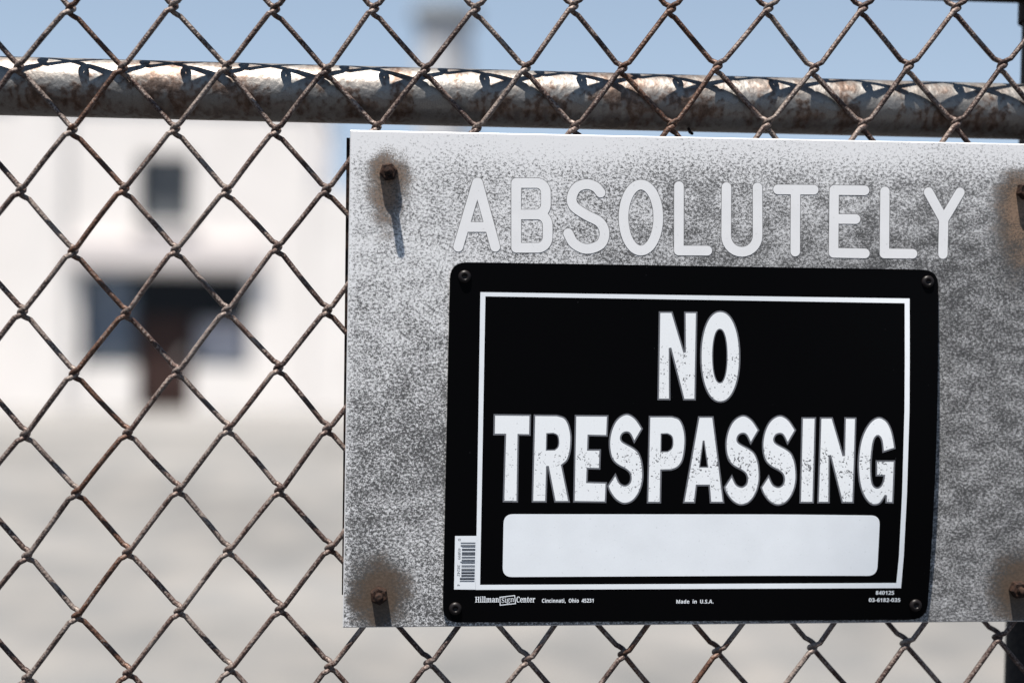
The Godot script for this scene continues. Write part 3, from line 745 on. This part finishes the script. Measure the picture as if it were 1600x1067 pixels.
func build_fence() -> void:
	var f := thing("chain_link_fence", Vector3(0.0, 0.0, 0.0), "rusty chain-link fence with a pipe rail, holding the sign plate", "fence")
	var zm := (MESH_FRONT + MESH_BACK) / 2.0
	var rho := (MESH_FRONT - MESH_BACK) / 2.0
	var m := rho - WIRE_R
	var jitter := {}
	for c in range(-16, 42):
		for r in range(-5, 34):
			jitter[Vector2i(c, r)] = Vector2(rng.randfn(0.0, 0.0005), rng.randfn(0.0, 0.0007))
	for c in range(-15, 40):
		var path := PackedVector3Array()
		var first := -4 if posmod(-4 + c, 2) == 1 else -3
		var r := first
		var left := true
		while r < 32:
			var col := c if left else c + 1
			var j: Vector2 = jitter[Vector2i(col, r)]
			var k := knot(col, r) + j
			var side := -1.0 if left else 1.0
			var y0 := k.y + (0.0036 if left else 0.0050)
			for i in 9:
				var a := PI * i / 8.0
				path.append(Vector3(k.x - side * m + side * rho * sin(a), y0 - 0.0086 * i / 8.0, zm - side * rho * cos(a)))
			# strand to the next turn, very slightly bowed
			var r2 := r + 1
			var col2 := c + 1 if left else c
			var k2: Vector2 = knot(col2, r2) + jitter[Vector2i(col2, r2)]
			var a0 := path[path.size() - 1]
			var b0 := Vector3(k2.x + side * m, k2.y + (0.0050 if left else 0.0036), a0.z)
			var bow := rng.randf_range(-0.0005, 0.0005)
			for i in range(1, 6):
				var t := i / 6.0
				path.append(a0.lerp(b0, t) + Vector3(0, bow, bow * 0.6 * side) * sin(PI * t))
			left = not left
			r += 1
		var st := start()
		tube(st, path, WIRE_R, 10)
		var pick: int = [0, 1, 3, 1, 0, 3, 1, 2, 0, 1, 0, 3][posmod(c * 5 + 2, 12)]
		if c == 12:
			pick = 2
		part("wire", st.commit(), f, [M.wires[pick]])
	# pipe rail the mesh is tied to
	var s := start()
	var path := PackedVector3Array()
	for i in 41:
		path.append(Vector3(-1.0 + 2.5 * i / 40.0, 1.694, -0.0400))
	tube(s, path, 0.0212, 48)
	part("rail", s.commit(), f, [M.rail])
	s = start()
	tube(s, PackedVector3Array([Vector3(0.2155, 1.676, -0.034), Vector3(0.2162, 1.6712, -0.030), Vector3(0.2172, 1.6698, -0.026)]), 0.0012, 8)
	part("tie_wire_end", s.commit(), f, [M.old_steel])
	# frame behind the mesh: post, upper pipe and the fitting that joins them
	s = start()
	tube(s, PackedVector3Array([Vector3(0.5301, 0.0, -0.0895), Vector3(0.5301, 1.0, -0.0895), Vector3(0.5301, 1.86, -0.0895)]), 0.0302, 32)
	var post := part("post", s.commit(), f, [M.post])
	s = start()
	tube(s, PackedVector3Array([Vector3(0.5301, 1.7735, -0.0895), Vector3(0.5301, 1.85, -0.0895)]), 0.0334, 32)
	part("sleeve", s.commit(), post, [M.old_steel])
	s = start()
	tube(s, PackedVector3Array([Vector3(-1.0, 1.8090, -0.0895), Vector3(0.2, 1.8090, -0.0895), Vector3(0.499, 1.8090, -0.0895)]), 0.0212, 32)
	part("upper_pipe", s.commit(), f, [M.old_steel])


# ------------------------------------------------------------------ sign plate with stick-on letters

func build_plate() -> void:
	var t := thing("sign_plate", PLATE_AT, "speckled grey metal plate reading ABSOLUTELY, bolted to the fence with rusty bolts", "sign")
	# sheet with chamfered edges
	var c := [Vector2(0.0016, 0.3568), Vector2(0.5300, 0.3584), Vector2(0.5325, 0.0016), Vector2(-0.0001, -0.0009)]
	var mid: Vector2 = (c[0] + c[1] + c[2] + c[3]) / 4.0
	var ch := 0.0007
	var inner := []
	for i in 4:
		var p: Vector2 = c[i]
		inner.append(p + Vector2(-signf(p.x - mid.x), -signf(p.y - mid.y)) * ch)
	var st := start()
	var uv := func(p: Vector2): return Vector2(p.x / 0.533, 1.0 - p.y / 0.358)
	var v3 := func(p: Vector2, z: float): return Vector3(p.x, p.y, z)
	quad(st, v3.call(inner[0], 0.0), v3.call(inner[1], 0.0), v3.call(inner[2], 0.0), v3.call(inner[3], 0.0), Vector3(0, 0, 1), [uv.call(inner[0]), uv.call(inner[1]), uv.call(inner[2]), uv.call(inner[3])])
	var mesh := st.commit()
	st = start()
	for i in 4:
		var j := (i + 1) % 4
		var e: Vector2 = c[j] - c[i]
		var n := Vector2(-e.y, e.x).normalized()
		if n.dot(c[i] - mid) < 0.0:
			n = -n
		quad(st, v3.call(inner[i], 0.0), v3.call(inner[j], 0.0), v3.call(c[j], -ch), v3.call(c[i], -ch), Vector3(n.x, n.y, 1.0).normalized())
		quad(st, v3.call(c[i], -ch), v3.call(c[j], -ch), v3.call(c[j], -0.0025), v3.call(c[i], -0.0025), Vector3(n.x, n.y, 0))
	quad(st, v3.call(c[0], -0.0025), v3.call(c[1], -0.0025), v3.call(c[2], -0.0025), v3.call(c[3], -0.0025), Vector3(0, 0, -1))
	st.commit(mesh)
	part("plate", mesh, t, [M.plate, M.plate_edge])
	# letters: strokes of even width with round ends
	var names := ["A", "B", "S", "O", "L", "U", "T", "E", "L2", "Y"]
	for called in names:
		var outer := PackedVector2Array()
		var holes := []
		for i in 3:
			for closed in [false, true]:
				var key := "%s%d%s" % [called, i, "c" if closed else ""]
				if not PLATE_STROKES.has(key):
					continue
				var line := to_poly(PLATE_STROKES[key], 40.0)
				var got: Array
				if closed:
					got = ring(line, 3.55 * 40.0)
				else:
					got = Geometry2D.offset_polyline(line, 3.55 * 40.0, Geometry2D.JOIN_ROUND, Geometry2D.END_ROUND)
				var body := PackedVector2Array()
				for g in got:
					if Geometry2D.is_polygon_clockwise(g):
						holes.append(g)
					else:
						body = g
				if outer.is_empty():
					outer = body
				else:
					for g in Geometry2D.merge_polygons(outer, body):
						if Geometry2D.is_polygon_clockwise(g):
							holes.append(g)
						else:
							outer = g
		var turned := []
		for hl in holes:
			turned.append(ccw(hl))
		var face := flat_letter(outer, turned, 0.00016, 1.0 / 40000.0)
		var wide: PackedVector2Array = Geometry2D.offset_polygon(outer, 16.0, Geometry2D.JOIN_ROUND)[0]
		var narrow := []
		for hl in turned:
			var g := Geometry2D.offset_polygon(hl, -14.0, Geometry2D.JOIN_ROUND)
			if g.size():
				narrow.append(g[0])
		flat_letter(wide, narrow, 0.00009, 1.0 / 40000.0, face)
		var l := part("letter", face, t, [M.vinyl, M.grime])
		l.set_meta("label", "pale stick-on letter " + called.left(1))
	# bolts through plate, mesh and a steel strap behind it
	var spots := [Vector2(0.0292, 0.3275), Vector2(0.0258, 0.0232), Vector2(0.4996, 0.3235), Vector2(0.5024, 0.0263)]
	for i in 4:
		var root := Node3D.new()
		root.name = "bolt"
		t.add_child(root, true)
		root.position = Vector3(spots[i].x, spots[i].y, 0.0)
		root.rotation.z = [0.2, 0.65, 0.35, 0.1][i]
		part("nut", hex_nut(0.0066, 0.0064), root, [M.rust])
		part("shank", lathe([Vector2(0.0029, -0.025), Vector2(0.0029, 0.0134), Vector2(0.0024, 0.0142), Vector2(0.0, 0.0144)], 16), root, [M.rust])
	part("strap", box_mesh(Vector3(-0.0016, 0.0192, -0.0222), Vector3(0.058, 0.3532, -0.0184)), t, [M.old_steel])
	part("strap", box_mesh(Vector3(0.474, 0.0192, -0.0222), Vector3(0.5325, 0.3532, -0.0184)), t, [M.old_steel])


func ring(line: PackedVector2Array, half: float) -> Array:
	var body := ccw(line)
	var out: PackedVector2Array = ccw(Geometry2D.offset_polygon(body, half, Geometry2D.JOIN_ROUND)[0])
	var inner: PackedVector2Array = ccw(Geometry2D.offset_polygon(body, -half, Geometry2D.JOIN_MITER)[0])
	inner.reverse()
	return [out, inner]


func flat_letter(outer: PackedVector2Array, holes: Array, z: float, k: float, into: ArrayMesh = null) -> ArrayMesh:
	var st := start()
	for p in fill(outer, holes, 400.0):
		st.set_normal(Vector3(0, 0, 1))
		st.set_uv(p * k)
		st.add_vertex(Vector3(p.x * k, p.y * k, z))
	for loop in [outer] + holes:
		var q := ccw(loop)
		var flip := -1.0 if loop != outer else 1.0
		for i in q.size():
			var a: Vector2 = q[i]
			var b: Vector2 = q[(i + 1) % q.size()]
			var n := Vector2(b.y - a.y, a.x - b.x).normalized() * flip
			quad(st, Vector3(a.x * k, a.y * k, z), Vector3(b.x * k, b.y * k, z), Vector3(b.x * k, b.y * k, 0.00002), Vector3(a.x * k, a.y * k, 0.00002), Vector3(n.x, n.y, 0), [Vector2.ZERO, Vector2.ZERO, Vector2.ZERO, Vector2.ZERO])
	return st.commit(into) if into else st.commit()


func hex_nut(r: float, h: float) -> ArrayMesh:
	var st := start()
	for i in 6:
		var a := Vector2.from_angle(TAU * i / 6.0)
		var b := Vector2.from_angle(TAU * (i + 1) / 6.0)
		var n := (a + b).normalized()
		var lo := h - 0.001
		var A := Vector3(a.x, a.y, 0) * r
		var B := Vector3(b.x, b.y, 0) * r
		var up := Vector3(0, 0, 1)
		quad(st, A, B, B + up * lo, A + up * lo, Vector3(n.x, n.y, 0))
		quad(st, A + up * lo, B + up * lo, B * 0.82 + up * h, A * 0.82 + up * h, Vector3(n.x, n.y, 1).normalized())
		quad(st, A * 0.82 + up * h, B * 0.82 + up * h, B * 0.3 + up * h, A * 0.3 + up * h, up)
	return st.commit()


# ------------------------------------------------------------------ printed plastic sign, bowed away from the plate at its right edge

func bow(p: Vector2) -> float:      # millimetres
	var s := clampf((p.x - 225.0) / 137.0, 0.0, 1.0)
	return 7.5 * s * s * (3.0 - 2.0 * s) * sin(PI * clampf(p.y / 261.0, 0.0, 1.0))


func on_sign(p: Vector2, lift := 0.0) -> Vector3:
	return Vector3(p.x, p.y, bow(p) + lift) * 0.001


func sign_normal(p: Vector2) -> Vector3:
	var e := 0.5
	return Vector3(-(bow(p + Vector2(e, 0)) - bow(p - Vector2(e, 0))) / (2 * e), -(bow(p + Vector2(0, e)) - bow(p - Vector2(0, e))) / (2 * e), 1.0).normalized()


func sheet(outer: PackedVector2Array, holes: Array, lift: float, cell := 9.0, into: ArrayMesh = null) -> ArrayMesh:
	var st := start()
	for p in fill(outer, holes, cell):
		st.set_normal(sign_normal(p))
		st.set_uv(Vector2(p.x / 362.8, 1.0 - p.y / 261.0))
		st.add_vertex(on_sign(p, lift))
	return st.commit(into) if into else st.commit()


func lettering(called: String, text: String, face: String, bold: bool, parent: Node3D, u0: float, u1: float, v0: float, cap: float, mat: Material, turn := 0.0, slant := 0.0) -> MeshInstance3D:
	# flat print: text fitted between u0 and u1 on the base line v0, then laid on the bowed sheet
	var f := SystemFont.new()
	f.font_names = PackedStringArray([face])
	f.font_weight = 700 if bold else 400
	var tm := TextMesh.new()
	tm.text = text
	tm.font = f
	tm.font_size = 64
	tm.pixel_size = 0.01
	tm.depth = 0.001
	tm.curve_step = 1.0
	var arrays := tm.get_mesh_arrays()
	var v: PackedVector3Array = arrays[Mesh.ARRAY_VERTEX]
	var lo := v[0]
	var hi := v[0]
	for p in v:
		lo = lo.min(p)
		hi = hi.max(p)
	var high := hi.y - lo.y
	var st := start()
	var idx: PackedInt32Array = arrays[Mesh.ARRAY_INDEX] if arrays[Mesh.ARRAY_INDEX] != null else PackedInt32Array(range(v.size()))
	var centre := Vector2((u0 + u1) / 2.0, v0 + cap / 2.0)
	for i in idx:
		var p := v[idx[0]]
		p = v[i]
		var q := Vector2((p.x - lo.x) / (hi.x - lo.x) * (u1 - u0) + u0, (p.y - lo.y) / high * cap + v0)
		q.x += (q.y - v0) * slant
		q = centre + (q - centre).rotated(turn)
		st.set_normal(sign_normal(q))
		st.set_uv(Vector2.ZERO)
		st.add_vertex(on_sign(q, 0.14 + (0.06 if p.z > (lo.z + hi.z) / 2.0 else 0.0)))
	return part(called, st.commit(), parent, [mat])


func build_printed_sign() -> void:
	var t := thing("no_trespassing_sign", SIGN_AT, "black and white NO TRESPASSING sign riveted onto the speckled plate", "sign")
	var outline := ccw(to_poly(PRINT_SHAPES["panel"]))
	var mesh := sheet(outline, [], 0.0)
	var st := start()
	for p in fill(outline, [], 9.0):
		st.set_normal(-sign_normal(p))
		st.add_vertex(on_sign(p, -1.0))
	for i in outline.size():
		var a := outline[i]
		var b: Vector2 = outline[(i + 1) % outline.size()]
		var n := Vector2(b.y - a.y, a.x - b.x).normalized()
		var steps := maxi(1, int(a.distance_to(b) / 9.0))
		for k in steps:
			var c := a.lerp(b, k / float(steps))
			var d := a.lerp(b, (k + 1) / float(steps))
			quad(st, on_sign(c), on_sign(d), on_sign(d, -1.0), on_sign(c, -1.0), Vector3(n.x, n.y, 0))
	st.commit(mesh)
	part("panel", mesh, t, [M.black, M.black])
	part("border", sheet(ccw(to_poly(PRINT_SHAPES["border_outer"])), [ccw(to_poly(PRINT_SHAPES["border_inner"]))], 0.10), t, [M.white_ink])
	part("write_in_box", sheet(ccw(to_poly(PRINT_SHAPES["write_in_box"])), [], 0.10), t, [M.white_ink])
	for called in ["N", "O", "T", "R", "E", "S", "P", "A", "S2", "S3", "I", "N2", "G"]:
		var outer := ccw(to_poly(PRINT_LETTERS[called], 100.0))
		var holes := []
		if PRINT_LETTERS.has(called + "_hole"):
			holes.append(ccw(to_poly(PRINT_LETTERS[called + "_hole"], 100.0)))
		var core := PackedVector2Array()
		for g in Geometry2D.offset_polygon(outer, -115.0, Geometry2D.JOIN_MITER):
			if g.size() > core.size():
				core = g
		var small := []
		for hl in holes:
			small.append(unscale(Geometry2D.offset_polygon(hl, 80.0, Geometry2D.JOIN_MITER)[0]))
		for i in holes.size():
			holes[i] = unscale(holes[i])
		var lm := sheet(ccw(unscale(core)), small, 0.20, 7.0)
		sheet(unscale(outer), holes, 0.10, 7.0, lm)
		var l := part("letter", lm, t, [M.flaked, M.outline_grey])
		l.set_meta("label", "white printed letter " + called.left(1))
	# barcode label on the border's lower left
	var lab := part("barcode_label", sheet(ccw(to_poly(PRINT_SHAPES["barcode_label"])), [], 0.16), t, [M.white_ink])
	st = start()
	var code := upc("045899382424")
	var v_top := 58.4
	var step := 28.6 / 95.0
	var i0 := 0
	while i0 < code.length():
		var i1 := i0
		while i1 < code.length() and code[i1] == code[i0]:
			i1 += 1
		if code[i0] == "1":
			var guard := i0 < 10 or i0 >= 85 or (i0 > 44 and i0 < 50)
			var u_left := (12.2 if guard else 13.2)
			var lo_v := v_top - i1 * step
			var hi_v := v_top - i0 * step
			var lean := 0.012 * (lo_v - 58.0)
			quad(st, on_sign(Vector2(u_left + lean, lo_v), 0.22), on_sign(Vector2(22.9 + lean, lo_v), 0.22), on_sign(Vector2(22.9 + lean, hi_v), 0.22), on_sign(Vector2(u_left + lean, hi_v), 0.22), Vector3(0, 0, 1))
		i0 = i1
	part("bars", st.commit(), lab, [M.black_ink])
	for d in [["45899", 50.2, 8.2], ["38242", 38.0, 8.2], ["0", 60.4, 1.5], ["4", 27.4, 1.5]]:
		lettering("digits", d[0], "Droid Sans", false, lab, 10.95 - d[2] / 2.0 + (0.3 if d[1] > 45.0 else 0.0), 10.95 + d[2] / 2.0 + (0.3 if d[1] > 45.0 else 0.0), d[1] - 1.0, 2.0, M.black_ink, -PI / 2.0)
	# small print along the bottom edge
	lettering("maker_lettering", "Hillman", "Droid Serif", true, t, 23.2, 40.6, 14.7, 4.4, M.white_ink)
	lettering("maker_lettering", "Sign", "Droid Serif", false, t, 42.2, 51.2, 13.6, 4.9, M.white_ink, 0.10, 0.12)
	lettering("maker_lettering", "Center", "Droid Serif", true, t, 53.3, 67.0, 14.6, 4.3, M.white_ink)
	var boxed := PackedVector2Array([Vector2(41.2, 12.3), Vector2(53.0, 13.5), Vector2(52.2, 20.0), Vector2(40.9, 18.7)])
	part("maker_box", sheet(boxed, [Geometry2D.offset_polygon(ccw(boxed), -0.6)[0]], 0.12), t, [M.white_ink])
	lettering("address_line", "Cincinnati,  Ohio  45231", "Droid Sans", true, t, 72.0, 109.9, 13.9, 3.5, M.white_ink)
	lettering("origin_line", "Made  in  U.S.A.", "Droid Sans", true, t, 171.2, 198.9, 13.4, 3.0, M.white_ink)
	lettering("item_number", "840125", "Droid Sans", true, t, 320.6, 334.5, 19.8, 3.0, M.white_ink)
	lettering("item_number", "03-6182-035", "Droid Sans", true, t, 315.6, 339.4, 14.3, 3.0, M.white_ink)
	# pop rivets
	var prof := [Vector2(0.0047, 0.0), Vector2(0.0047, 0.0006), Vector2(0.0043, 0.0014), Vector2(0.0034, 0.0021), Vector2(0.0024, 0.0023), Vector2(0.0018, 0.0019), Vector2(0.0015, 0.0008), Vector2(0.0, 0.0007)]
	var rivet := lathe(prof, 24)
	for s in [Vector2(12.5, 250.6), Vector2(354.6, 252.0), Vector2(8.9, 10.2), Vector2(351.3, 11.7)]:
		part("rivet", rivet, t, [M.rivet]).position = on_sign(s)


func unscale(p: PackedVector2Array) -> PackedVector2Array:
	var q := PackedVector2Array()
	for a in p:
		q.append(a / 100.0)
	return q


func upc(digits: String) -> String:
	var left := ["0001101", "0011001", "0010011", "0111101", "0100011", "0110001", "0101111", "0111011", "0110111", "0001011"]
	var out := "101"
	for i in 12:
		if i == 6:
			out += "01010"
		var c: String = left[int(digits[i])]
		if i > 5:
			var inv := ""
			for ch in c:
				inv += "0" if ch == "1" else "1"
			c = inv
		out += c
	return out + "101"
